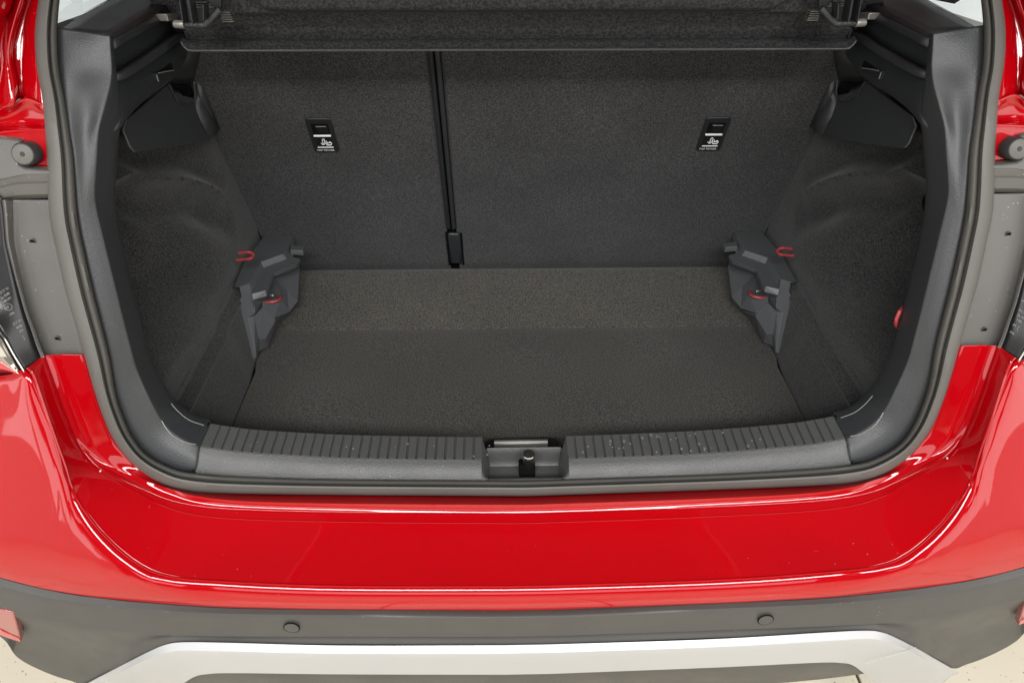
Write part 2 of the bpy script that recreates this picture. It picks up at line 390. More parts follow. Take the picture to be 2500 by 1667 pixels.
# ---- ribbed sill trim with the latch recess
AS = [(477, 1150), (595, 1161), (834, 1168), (1060, 1170), (1290, 1171)]
BS = [(488, 1092), (560, 1103), (621, 1108), (834, 1120), (1060, 1124), (1290, 1126)]
CS = [(515, 1030), (560, 1037), (638, 1046), (834, 1057), (1060, 1062), (1290, 1064)]
fA, fB, fC = full(curve(AS, lambda x, y: op(x, y, .004), 60)), full(curve(BS, lambda x, y: op(x, y, .02), 60)), full(curve(CS, lambda x, y: op(x, y, .068), 60))
def atX(c, x): return np.array([x, np.interp(x, c[:, 0], c[:, 1]), np.interp(x, c[:, 0], c[:, 2])])
XB, RW = abs(fB[0, 0]), .062
XA, XC = abs(fA[0, 0]), abs(fC[0, 0])
def sill_section(u, groove):
    """u in -1..1 along the sill; cross-section from the floor side to the seal side"""
    a, b, c = atX(fA, u*XA), atX(fB, u*XB), atX(fC, u*XC)
    pts = [c+np.array([0, .002, -.11]), c+np.array([0, .001, -.010]), c+np.array([0, -.0015, -.002])]
    for s in (.06, .12, .3, .5, .7, .84):
        p = c*(1-s)+b*s
        if groove: p = p+np.array([0, 0, -.0026])
        pts.append(p)
    p = c*.10+b*.90; pts.append(p+np.array([0, 0, -.0012 if groove else .0]))
    pts.append(c*.04+b*.96); pts.append(b*.97+a*.03+np.array([0, .0006, -.0006])); pts.append(b*.86+a*.14)
    for s in (.3, .5, .7, .85, .95): pts.append(b*(1-s)+a*s+np.array([0, -.0012*math.sin(math.pi*s), .0006*math.sin(math.pi*s)]))
    pts.append(a); pts.append(a+np.array([0, -.004, -.014])); return pts
us = []
GS, GW = .0136, .0022
ur = RW/XB
k = 0; x = RW+.012
cols = [(ur, 0), (ur+.004, 0)]
while x < XB-.012:
    for dx, g in ((-GW*.8, 0), (-GW*.4, 1), (GW*.4, 1), (GW*.8, 0)): cols.append(((x+dx)/XB, g))
    x += GS
cols += [(.993, 0), (1.0, 0)]
bm = bmesh.new()
def add_rows(bm, rows):
    V = [[bm.verts.new(p) for p in r] for r in rows]
    for i in range(len(V)-1):
        for j in range(len(V[0])-1): bm.faces.new((V[i][j], V[i][j+1], V[i+1][j+1], V[i+1][j]))
    return V
add_rows(bm, [sill_section(u, g) for u, g in cols]); add_rows(bm, [sill_section(-u, g) for u, g in cols])
# recess trough: from behind to the front ridge
ya, za = atX(fA, 0)[1:]
tr = [(.8375, .62), (.8370, .698), (.8355, .7025), (.8330, .7015), (.8275, .6775), (.8255, .6745), (.806, .673), (.786, .674), (.7765, .692), (.7735, za+.0005), (.7705, za+.0015), (ya, za), (ya-.004, za-.014)]
zt = lambda t: np.array(t)
def trough(x, f=1.0): return [np.array([x*(1.0 if i < 4 else .93), y, z]) for i, (y, z) in enumerate(tr)]
def resamp(pl, n): 
    pl = np.array(pl); L = np.r_[0, np.cumsum(np.linalg.norm(np.diff(pl, axis=0), axis=1))]; s = np.linspace(0, L[-1], n)
    return np.stack([np.interp(s, L, pl[:, k]) for k in range(3)], 1)
for sg in (-1, 1):
    edge = sill_section(sg*ur, 0); e = resamp(edge, 40); t0 = resamp(trough(sg*(RW-.007)), 40)
    add_rows(bm, [e, e*.7+t0*.3+np.array([0, 0, -.0005]), e*.15+t0*.85+np.array([-sg*.0, 0, -.0015]), t0])
add_rows(bm, [resamp(trough(x), 40) for x in np.linspace(-(RW-.007), RW-.007, 13)])
bmesh.ops.remove_doubles(bm, verts=bm.verts, dist=.0003)
sill = bm_obj('sill_trim', bm, 'sill', car, angle=35, label='ribbed grey loading sill trim with a latch recess in the middle')
# seam cover edges between sill and pillar trim
for sg in (-1, 1):
    sec = np.array(sill_section(sg*1.0, 0))[2:-2]
    tube('seam', sec+np.array([sg*.0025, .0003, -.0004]), .0024, 'void', sill, seg=6)
# latch slot + striker
frame_box('latch_slot', (.004, .8185, .6765), (1, 0, 0), (0, .95, -.3), (0, .3, .95), .024, .028, .022, 'void', sill, .003)
lat = tube('latch_striker', [(.006, .817, .668), (.006, .8145, .685), (.006, .812, .703)], [.0088, .0088, .0084], 'grease', car, seg=16, label='metal latch striker post in the sill recess')
tube('cap', [(.006, .811, .7025), (.006, .8107, .705), (.006, .8104, .711), (.006, .8103, .7125)], [.0086, .0098, .0098, .0088], 'steel', lat, seg=20)
tube('cap_hollow', [(.006, .8103, .7126), (.006, .8102, .7131)], .0036, 'dark', lat, seg=18)
# dried water spots on the sill, mostly to the right
for i in range(34):
    u = .18+.62*rng.random() if i < 27 else -.1-.5*rng.random()
    a, b, c = atX(fA, u*XA), atX(fB, u*XB), atX(fC, u*XC); s = .15+.7*rng.random(); p = c*(1-s)+b*s+np.array([0, 0, .0004]); r = .0008+.0016*rng.random()**2
    ring = [p+np.array([r*math.cos(q), r*math.sin(q), .0002]) for q in np.linspace(0, 2*math.pi, 9)]
    tube('water_spot', ring, .00032, 'grey_print', sill, seg=4)

# ---- red body lip under the seal and the big bumper
D0 = [(98, 866), (106, 880), (128, 943), (150, 1000), (182, 1068), (225, 1108), (290, 1146), (366, 1178), (425, 1196), (476, 1210), (595, 1223), (834, 1229), (1060, 1231), (1290, 1232)]
D = [(107, 866), (113, 882), (135, 943), (155, 1000), (187, 1077), (217, 1119), (255, 1149), (361, 1200), (425, 1225), (510, 1240), (638, 1247), (834, 1251), (1060, 1253), (1290, 1254)]
EE = [(66, 897), (80, 912), (92, 943), (111, 1000), (140, 1085), (160, 1140), (174, 1187), (200, 1238), (260, 1313), (340, 1379), (420, 1409), (560, 1421), (834, 1431), (1290, 1432)]
DU = [(205, 866), (210, 882), (228, 943), (246, 1000), (275, 1068), (300, 1100), (340, 1140), (395, 1176), (451, 1194), (510, 1200), (615, 1204), (834, 1206), (1060, 1208), (1290, 1210)]
def st2(pix, fn, n):
    p = np.array(pix, float); q = np.vstack([2*p[0]-p[1], p, 2*p[-1]-p[-2]]); r = []
    for i in range(1, len(q)-2):
        a, b, c, d = q[i-1:i+3]
        for t in np.linspace(0, 1, n, endpoint=False):
            r.append(.5*((2*b)+(c-a)*t+(2*a-5*b+4*c-d)*t*t+(3*b-a-3*c+d)*t**3))
    r.append(p[-1]); return np.array([fn(*x) for x in r])
nB = 8
gDU = st2(DU, lambda x, y: op(x, y, .004), nB)
# D lies just behind the seal; towards the middle it steps down and back
dw = lambda s: s
offD0 = [.004, .004, .004, .003, .002, .0, -.004, -.010, -.016, -.022, -.026, -.028, -.029, -.029]
offD = [-.002, -.002, -.003, -.004, -.006, -.010, -.014, -.020, -.026, -.030, -.032, -.033, -.033, -.033]
gD0 = st2([(a[0], a[1], o) for a, o in zip(D0, offD0)], op, nB)
gD = st2([(a[0], a[1], o) for a, o in zip(D, offD)], op, nB)
gE = st2(EE, lambda x, y: out(x, y), nB)
mD0 = [(.5*(u[0]+d[0]), .5*(u[1]+d[1])) for u, d in zip(DU, D)]
# on the pillars the first crease runs in the middle of the flat flange
gD0 = gD0.copy(); nn = len(gD0); w = np.clip((np.arange(nn)/nn-.30)/.22, 0, 1)[:, None]
gMid = .3*gDU+.7*gD
gD0 = gMid*(1-w)+gD0*w
lip = across([full(gDU), full(gDU*.3+gD0*.7+np.array([0, -.0008, .0012])), full(gD0)], 3)+across([full(gD0), full(gD0*.5+gD*.5+np.array([0, .001, -.0012])), full(gD)], 3)[1:]
sheet('rear_body_panel', lip, 'red', car, th=.002, angle=28)
# bumper recess: concave between D and E
def bow(s, a): return a*math.sin(math.pi*s)
conc = []
hE = full(gE); hD = full(gD)
for s in (0, .05, .14, .28, .42, .56, .7, .82, .92, 1.0):
    wgt = np.clip((.60-np.abs(hD[:, :1]))/.25, 0, 1)
    conc.append(hD*(1-s)+hE*s+np.hstack([np.zeros_like(wgt), wgt*0+.001*wgt*math.sin(math.pi*s), -.0025*wgt*math.sin(math.pi*s)-.001*math.sin(math.pi*s)]))
FF = [(-330, 1290), (-200, 1350), (-100, 1383), (0, 1408), (85, 1430), (150, 1443), (213, 1453), (285, 1461), (361, 1468), (450, 1475), (553, 1481), (690, 1484), (834, 1486), (1290, 1489)]
gF = st2(FF, lambda x, y: out(x, y), nB)
# outer skin between E and F; E continued out of the frame below the lamp
EO = [(-330, 930), (-150, 940), (-60, 925), (20, 915), (66, 908), (111, 1000), (140, 1085), (174, 1187), (225, 1275), (300, 1350), (396, 1404), (560, 1421), (834, 1431), (1290, 1432)]
gEO = st2(EO, lambda x, y: out(x, y), nB)
def skin(s, lift):
    p = full(gEO*(1-s)+gF*s); q = p.copy()
    for i in range(len(q)): q[i, 1] = y_out(q[i, 0], q[i, 2])-lift
    return q
sk = [hE2 for hE2 in [skin(0, -.0)]]+[skin(.04, .0022), skin(.10, .0045), skin(.2, .006), skin(.35, .0075), skin(.5, .0077), skin(.65, .0070), skin(.8, .0056), skin(.92, .0036), skin(1.0, .0008)]
sk.append(skin(1.0, .0008)+np.array([0, .012, -.002]))
bmp = sheet('bumper', sk, 'red', car, th=.003, angle=35, label='glossy red rear bumper skin')
sheet('loading_recess', across(conc, 1), 'red', bmp, th=.003, angle=35)
fs = .13; film = hD*(1-fs)+hE*fs
tube('film_edge', [p+np.array([0, -.0006, .0002]) for p in film[40:-40]], .0006, 'red', bmp, seg=6)
for pa, pb in (((240, 1156), (246, 1148)), ((2312, 1117), (2318, 1127))): tube('drain_glint', [op(*pa, -.018), op(*pb, -.017)], .0012, 'white', bmp, seg=6)  # small white ticks painting the light glints at the drains
tube('edge_bead', hE[2:-2]+np.array([0, .0006, .0004]), .0016, 'red', bmp, seg=8)

# ---- grey cladding, sensors, reflectors
F2 = [(p[0], p[1]+(15+max(0, (700-p[0]))/700*9)) for p in FF]
KK = [(-330, 1330), (-200, 1400), (-100, 1445), (0, 1481), (70, 1494), (128, 1506), (200, 1518), (298, 1534), (361, 1541), (440, 1548), (553, 1554), (690, 1556), (834, 1558), (1290, 1556)]
GG = [(-330, 1370), (-220, 1450), (-110, 1505), (0, 1553), (43, 1604), (106, 1638), (170, 1660), (213, 1667), (298, 1623), (361, 1591), (404, 1572), (447, 1566), (640, 1571), (1290, 1573)]
KK = [(-330, 1345), (-220, 1415), (-110, 1455), (0, 1488), (60, 1500), (128, 1510), (190, 1522), (240, 1530), (310, 1538), (361, 1542), (410, 1544), (450, 1545), (640, 1547), (1290, 1548)]
FFm = [(-330, 1290), (-220, 1342), (-110, 1380), (0, 1408), (60, 1424), (128, 1439), (190, 1450), (240, 1456), (310, 1464), (361, 1468), (410, 1472), (450, 1475), (640, 1483), (1290, 1489)]
F2m = [(p[0], p[1]+(15+max(0, (700-p[0]))/700*7)) for p in FFm]
c0 = st2([(p[0], p[1]-9) for p in FFm], lambda x, y: out(x, y, .012), nB)
c0b = st2([(p[0], p[1]+3) for p in FFm], lambda x, y: out(x, y, .0005), nB)
c1 = st2(F2m, lambda x, y: out(x, y, -.0058), nB)
c1b = st2([(p[0], p[1]+4) for p in F2m], lambda x, y: out(x, y, -.0064), nB)
def kmap(p): return p
c2 = st2(KK, lambda x, y: out(x, y, -.002), nB)
c2b = st2([(p[0], p[1]+6) for p in KK], lambda x, y: out(x, y, -.0025), nB)
c3 = st2(GG, lambda x, y: out(x, y, .0), nB)
c3m = c2b*.45+c3*.55+np.array([0, .006, 0])
c3u = c3+np.array([0, .05, -.012])
rows = [full(c) for c in (c0, c0b, c1, c1b)]
rows = rows[:2]+across(rows[1:3], 2)[1:]+[rows[3]]+across([full(c1b), full(c2)], 3)[1:]+[full(c2b)]+across([full(c2b), full(c3m), full(c3)], 4)[1:]+[full(c3u)]
cl = sheet('bumper_cladding', rows, 'clad', car, th=.003, angle=30, label='matt grey lower bumper cladding')
def sensor(px, py):
    p = out(px, py, -.0045)
    e = 1e-3
    n = np.array([(y_out(p[0]+e, p[2])-y_out(p[0]-e, p[2]))/(2*e), -1, .0]); n /= np.linalg.norm(n)
    ax = np.cross(n, [0, 0, 1]); ax /= np.linalg.norm(ax); ay = np.cross(ax, n)
    rg = [p+n*.001+.0135*(math.cos(q)*ax*.82+math.sin(q)*ay) for q in np.linspace(0, 2*math.pi, 25)]
    s = prism('parking_sensor', [p+n*.0012+.0098*(math.cos(q)*ax+math.sin(q)*ay) for q in np.linspace(0, 2*math.pi, 24, endpoint=False)], -n*.008, 'clad', cl)
    tube('sensor_gap', [p+n*.0004+.0104*(math.cos(q)*ax+math.sin(q)*ay) for q in np.linspace(0, 2*math.pi, 25)], .0008, 'void', s, seg=6)
sensor(712, 1531); sensor(1869, 1512)
def reflector(T, side):
    loop = [(-70, 1466), (-20, 1481), (32, 1494), (42, 1530), (50, 1566), (20, 1556), (-20, 1540), (-70, 1512)]
    P = [T(out(x, y, -.0035)) for x, y in loop]
    o = prism('reflector', P, np.array([0, .012, 0]), 'reflector', cl, bevel=.0015, label='%s red bumper reflector' % side)
    lw = [(-70, 1500), (-20, 1530), (20, 1546), (46, 1556), (50, 1566), (20, 1557), (-20, 1541), (-70, 1513)]
    prism('lower_edge', [T(out(x, y, -.0042)) for x, y in lw], np.array([0, .006, 0]), 'lens', o)
    return o
both(reflector)

# ---- silver skid trim and dark valance
G = [(190, 1680), (213, 1667), (298, 1623), (361, 1591), (404, 1573), (447, 1567), (553, 1568), (834, 1575), (1290, 1574)]
H = [(215, 1690), (240, 1675), (320, 1627), (376, 1602), (418, 1590), (456, 1587), (553, 1589), (834, 1594), (1290, 1594)]
I = [(330, 1790), (365, 1750), (420, 1690), (450, 1666), (475, 1651), (502, 1645), (570, 1642), (834, 1645), (1290, 1646)]
g0 = st2(G, lambda x, y: out(x, y, .010), nB); g1 = st2(G, lambda x, y: out(x, y, -.003), nB)
g2 = st2(H, lambda x, y: out(x, y, -.011), nB); g3 = st2(I, lambda x, y: out(x, y, -.006), nB)
rows = [full(g0), full(g1)]+across([full(g1), full(g2)], 2)[1:]+[full(g2*.95+g3*.05+np.array([0, -.0006, -.0]))]+across([full(g2*.95+g3*.05+np.array([0, -.0006, -.0])), full(g3)], 4)[1:]+[full(g3+np.array([0, .045, -.012]))]
sheet('skid_trim', rows, 'silver', car, th=.003, angle=30, label='silver painted skid plate trim under the bumper')
# end piece joint on the right and left arm of the trim
def joint(T, side):
    p = [T(mir(out(x, y, -.0125))) for x, y in ((2108, 1619), (2160, 1604), (2225, 1584), (2240, 1577), (2246, 1570))]
    return tube('trim_joint', [mir(q) if False else q for q in p], .0009, 'white', car, seg=6)
pj = [out(x, y, -.0115) for x, y in crom([(2108, 1619), (2160, 1604), (2225, 1584), (2236, 1579)], 10)]
tube('trim_joint', pj, .0006, 'silver', car, seg=6)
vx = np.linspace(-.62, .62, 30)
sheet('lower_valance', [[np.array([x, y_out(x, .44)+o, z]) for x in vx] for z, o in ((.52, .012), (.46, .014), (.40, .02), (.30, .05), (.22, .12))], 'clad', car, th=.003)
sheet('underbody', [[np.array([x, y, .21]) for x in np.linspace(-.75, .75, 8)] for y in (.78, 1.4, 2.4)], 'dark', car, th=.01, eye=np.array([0, 1.2, -2]))

# ---- lamp well panel, lamps, buffers and pillar metal (mirrored)
def side_body(T, side):
    # painted pillar sheet with gutter creases
    S = [
     ([(106, -60), (100, 0), (96, 60), (95, 110), (99, 170), (110, 235), (118, 285)], .002),
     ([(95, -60), (80, 0), (64, 50), (66, 100), (60, 150), (58, 205), (58, 240)], .013),
     ([(92, -60), (76, 0), (60, 50), (62, 100), (56, 150), (55, 205), (54, 242)], .016),
     ([(80, -60), (66, 0), (50, 50), (38, 100), (36, 150), (46, 205), (46, 242)], .012),
     ([(76, -60), (62, 0), (46, 50), (34, 100), (32, 150), (42, 205), (42, 245)], .003),
     ([(64, -60), (50, 0), (33, 55), (20, 110), (17, 160), (22, 215), (30, 258)], -.006),
     ([(45, -60), (32, 0), (20, 40), (5, 100), (0, 160), (-6, 220), (-8, 275)], .006),
     ([(35, -60), (26, 0), (16, 34), (-12, 60), (-40, 160), (-42, 220), (-50, 280)], -.012),
     ([(-40, -60), (-50, 0), (-60, 34), (-80, 80), (-100, 160), (-110, 220), (-120, 290)], -.055),
     ([(-160, -60), (-170, 0), (-180, 34), (-190, 80), (-200, 160), (-210, 220), (-220, 290)], -.06)]
    S = [([(p[0][0]+70, -720), (p[0][0]+22, -330)]+p, o) for p, o in S]
    rows = [T(curve(p, lambda x, y, o=o: op(x, y, o), 60)) for p, o in S]
    body = sheet('pillar_body', across(rows, 2), 'red', car, th=.002, angle=60, label='red painted %s rear pillar with gutter creases' % side)
    # shelf of painted metal round the rubber buffer
    P = [([(-220, 262), (-120, 268), (-30, 262), (20, 266), (60, 240), (90, 248), (125, 268)], .003),
         ([(-220, 285), (-120, 292), (-30, 290), (20, 282), (60, 268), (90, 272), (125, 278)], .012),
         ([(-220, 318), (-120, 316), (-30, 314), (10, 308), (50, 304), (90, 303), (125, 302)], .014),
         ([(-220, 330), (-120, 328), (-30, 325), (10, 320), (50, 316), (90, 314), (125, 314)], -.003),
         ([(-220, 345), (-120, 342), (-30, 340), (10, 336), (50, 333), (90, 331), (125, 330)], -.002),
         ([(-220, 440), (-120, 440), (-30, 440), (10, 440), (50, 440), (90, 440), (125, 440)], .010)]
    rows = [T(curve(p, lambda x, y, o=o: op(x, y, o), 30)) for p, o in P]
    sheet('buffer_shelf', across(rows, 3), 'red', body, th=.002, angle=60)
    # grey plastic well
    o1 = -.010
    loop = [(-220, 322), (-60, 330), (30, 341), (45, 343), (49, 349), (45, 366), (40, 388), (44, 404), (60, 412), (90, 415), (128, 417), (128, 426), (60, 428), (-30, 446), (-220, 470)]
    panel = prism('lamp_well_panel', [T(op(x, y, o1)) for x, y in loop], np.array([0, .012, 0]), 'panel', car, bevel=.0015, label='grey plastic panel with screw holes in the %s lamp well' % side)
    rows = [T(curve(p, lambda x, y, o=o: op(x, y, o), 24)) for p, o in (
        ([(-220, 462), (-40, 444), (10, 433), (60, 426), (128, 423)], -.009), ([(-220, 486), (-40, 466), (5, 455), (50, 446), (128, 444)], -.002),
        ([(-220, 490), (-40, 470), (5, 459), (50, 450), (128, 448)], -.004), ([(-220, 506), (-40, 495), (5, 484), (50, 476), (128, 474)], .002),
        ([(-220, 520), (-40, 510), (5, 497), (50, 490), (130, 487)], .016))]
    sheet('upper_step', across(rows, 3, True), 'panel', panel, th=.002, angle=30)
    RG = [(6, 488), (10, 520), (16, 588), (24, 625), (36, 672), (50, 722), (63, 765), (78, 805), (92, 845), (104, 873)]
    RI = [(42, 488), (43, 520), (44, 588), (50, 625), (58, 672), (68, 722), (78, 765), (90, 805), (101, 845), (110, 873)]
    SE = [(130, 488), (134, 520), (142, 588), (152, 625), (166, 672), (178, 722), (190, 765), (202, 805), (210, 845), (216, 873)]
    n = 9
    ee = lambda p, o: T(st2(p, lambda x, y: op(x, y, o), n))
    edge = [ee([(p[0]-4, p[1]) for p in RG], .006), ee(RG, -.006), ee([(p[0]*.8+q[0]*.2, p[1]) for p, q in zip(RG, RI)], -.008), ee([(p[0]*.4+q[0]*.6, p[1]) for p, q in zip(RG, RI)], .003), ee(RI, .008), ee(SE, .010)]
    sheet('well_face', across(edge, 4), 'panel', panel, th=.002, angle=60)
    for hx, hy in ((80, 590), (141, 827)):
        c = op(hx, hy, .0085); m = op(hx, hy, .0098)
        h = prism('screw_hole', [T(c+.0034*np.array([math.cos(q), 0, math.sin(q)])) for q in np.linspace(0, 2*math.pi, 16, endpoint=False)], np.array([0, .006, 0]), 'void', panel)
        tube('hole_rim', [T(c+np.array([0, -.0004, 0])+.0037*np.array([math.cos(q), -.12*math.sin(q), math.sin(q)])) for q in np.linspace(0, 2*math.pi, 17)], .0005, 'panel', h, seg=5)
    # tail lamp: black inner housing, bright edge, outer lens
    HO = [(-150, 470), (-150, 520), (-140, 588), (-120, 640), (-90, 690), (-55, 735), (-20, 778), (10, 820), (36, 866), (66, 914)]
    HI = [(0, 478), (7, 520), (13, 588), (21, 625), (33, 672), (47, 722), (60, 765), (75, 805), (92, 850), (106, 880)]
    lamp_rows = [ee(HI, .004), ee([(p[0]-3, p[1]) for p in HI], -.004), ee([(p[0]*.5+q[0]*.5, p[1]*.5+q[1]*.5) for p, q in zip(HI, HO)], -.016), ee(HO, -.028)]
    lamp = sheet('tail_lamp', across(lamp_rows, 3), 'black', car, th=.002, angle=60, label='%s tail lamp with black inner housing' % side)
    ch = T(st2([(p[0]-2, p[1]+2) for p in HO], lambda x, y: op(x, y, -.030), n))
    tube('bright_edge', ch, .0014, 'chrome', lamp, seg=8)
    OL = [(-400, 500), (-420, 560), (-425, 640), (-420, 730), (-400, 810), (-360, 870), (-280, 910), (-170, 926), (-60, 924), (58, 916)]
    HO2 = [(p[0]-8, p[1]+6) for p in HO]
    lens = [ee(HO2, -.026), ee([(p[0]*.7+q[0]*.3-2, p[1]*.7+q[1]*.3+1) for p, q in zip(HO2, OL)], -.030), ee([(p[0]*.4+q[0]*.6, p[1]*.4+q[1]*.6) for p, q in zip(HO2, OL)], -.018), ee(OL, .01)]
    ls = across(lens, 3)
    sheet('lens_edge', ls[:4], 'lamp_clear', lamp, th=.002, angle=60); sheet('lens', ls[3:], 'lens', lamp, th=.002, angle=60)
    # lettering moulded on the housing
    f = lambda x, y: op(x, y, -.0125-.0*x)
    def face(px, py):
        return hit(px, py, lambda p: p[1]-y_open(p[2])+.006+.012*min(1, max(0, (np.interp(py, [q[1] for q in HI], [q[0] for q in HI])-px)/55.)))
    def put(s, px, py, size):
        a, b = face(px, py), face(px+6, py-4); c = face(px-3, py-6); d = face(px, py)
        if side == 'right':
            a, b, c = T(face(px+26, py-17)), T(face(px+20, py-13)), T(face(px+23, py-23))
        ob = text('lamp_marking', s, size, a, b-a, c-a, 'grey_print', lamp, lift=.0016)
        return ob
    for bx, by in ((6, 719), (36, 797)):
        put('RCY S1', bx-6, by, .0042); put('2a R98', bx-2, by+12, .0042); put('148101', bx+1, by+23, .0042)
        cc = face(bx+14, by+30); d1 = face(bx+20, by+26)-cc; d1 /= np.linalg.norm(d1); d2 = face(bx+11, by+24)-cc; d2 -= d1*np.dot(d1, d2); d2 /= np.linalg.norm(d2)
        nrm = np.cross(d1, d2); 
        tube('lamp_marking', [T(cc+nrm*.0016+.0042*(math.cos(q)*d1+math.sin(q)*d2)) for q in np.linspace(0, 2*math.pi, 21)], .0003, 'grey_print', lamp, seg=5)
        put('E9', bx+10, by+36, .0042); put('1PR', bx+19, by+53, .0042)
    # rubber buffer
    c = T(op(72, 374, -.004)); ax = np.array(T([.10, -1, .30])); ax /= np.linalg.norm(ax)
    bf = tube('rubber_buffer', [c-ax*.004, c+ax*.002, c+ax*.0150, c+ax*.017], [.0142, .0136, .0136, .0124], 'rubber_blk', car, seg=28, label='round rubber bump stop on the %s side' % side)
    tube('rim', [c+ax*.0171, c+ax*.0177], [.0116, .0106], 'rubber', bf, seg=24)
    tube('screw', [c+ax*.0177, c+ax*.0183], [.0030, .0026], 'dark', bf, seg=10)
    # clean outer quarter of the body, seen only from the side
    q = [[np.array([s, y, z]) for y in (.80, .95, 1.2, 1.5, 1.9)] for z, s in ((1.05, .82), (1.01, .845), (.95, .865), (.80, .875), (.62, .88), (.45, .87))]
    sheet('quarter_panel', [[T(np.array([-p[0], p[1], p[2]])) for p in r] for r in across(q, 2)], 'red', car, th=.003, eye=np.array(T([-3, 1, 1])))
    # wheel
    wc = np.array(T([-.76, 1.62, .0]))
    bm = bmesh.new(); pr = [(.21, -.09), (.30, -.10), (.325, -.07), (.33, 0), (.325, .07), (.30, .10), (.21, .09)]; V = []
    for r, x in pr: V.append([bm.verts.new((wc[0]+x, wc[1]+r*math.cos(a), .336+r*math.sin(a))) for a in np.linspace(0, 2*math.pi, 40, endpoint=False)])
    for a, b in zip(V[:-1], V[1:]):
        for j in range(40): bm.faces.new((a[j], a[(j+1) % 40], b[(j+1) % 40], b[j]))
    wh = bm_obj('wheel', bm, 'tyre', car)
    bm = bmesh.new(); bmesh.ops.create_cone(bm, cap_ends=True, segments=40, radius1=.21, radius2=.21, depth=.12, matrix=Matrix.Translation(Vector((wc[0], wc[1], .336))) @ Matrix.Rotation(R(90), 4, 'Y'))
    bm_obj('rim', bm, 'alu', wh)
    return panel
both(side_body)

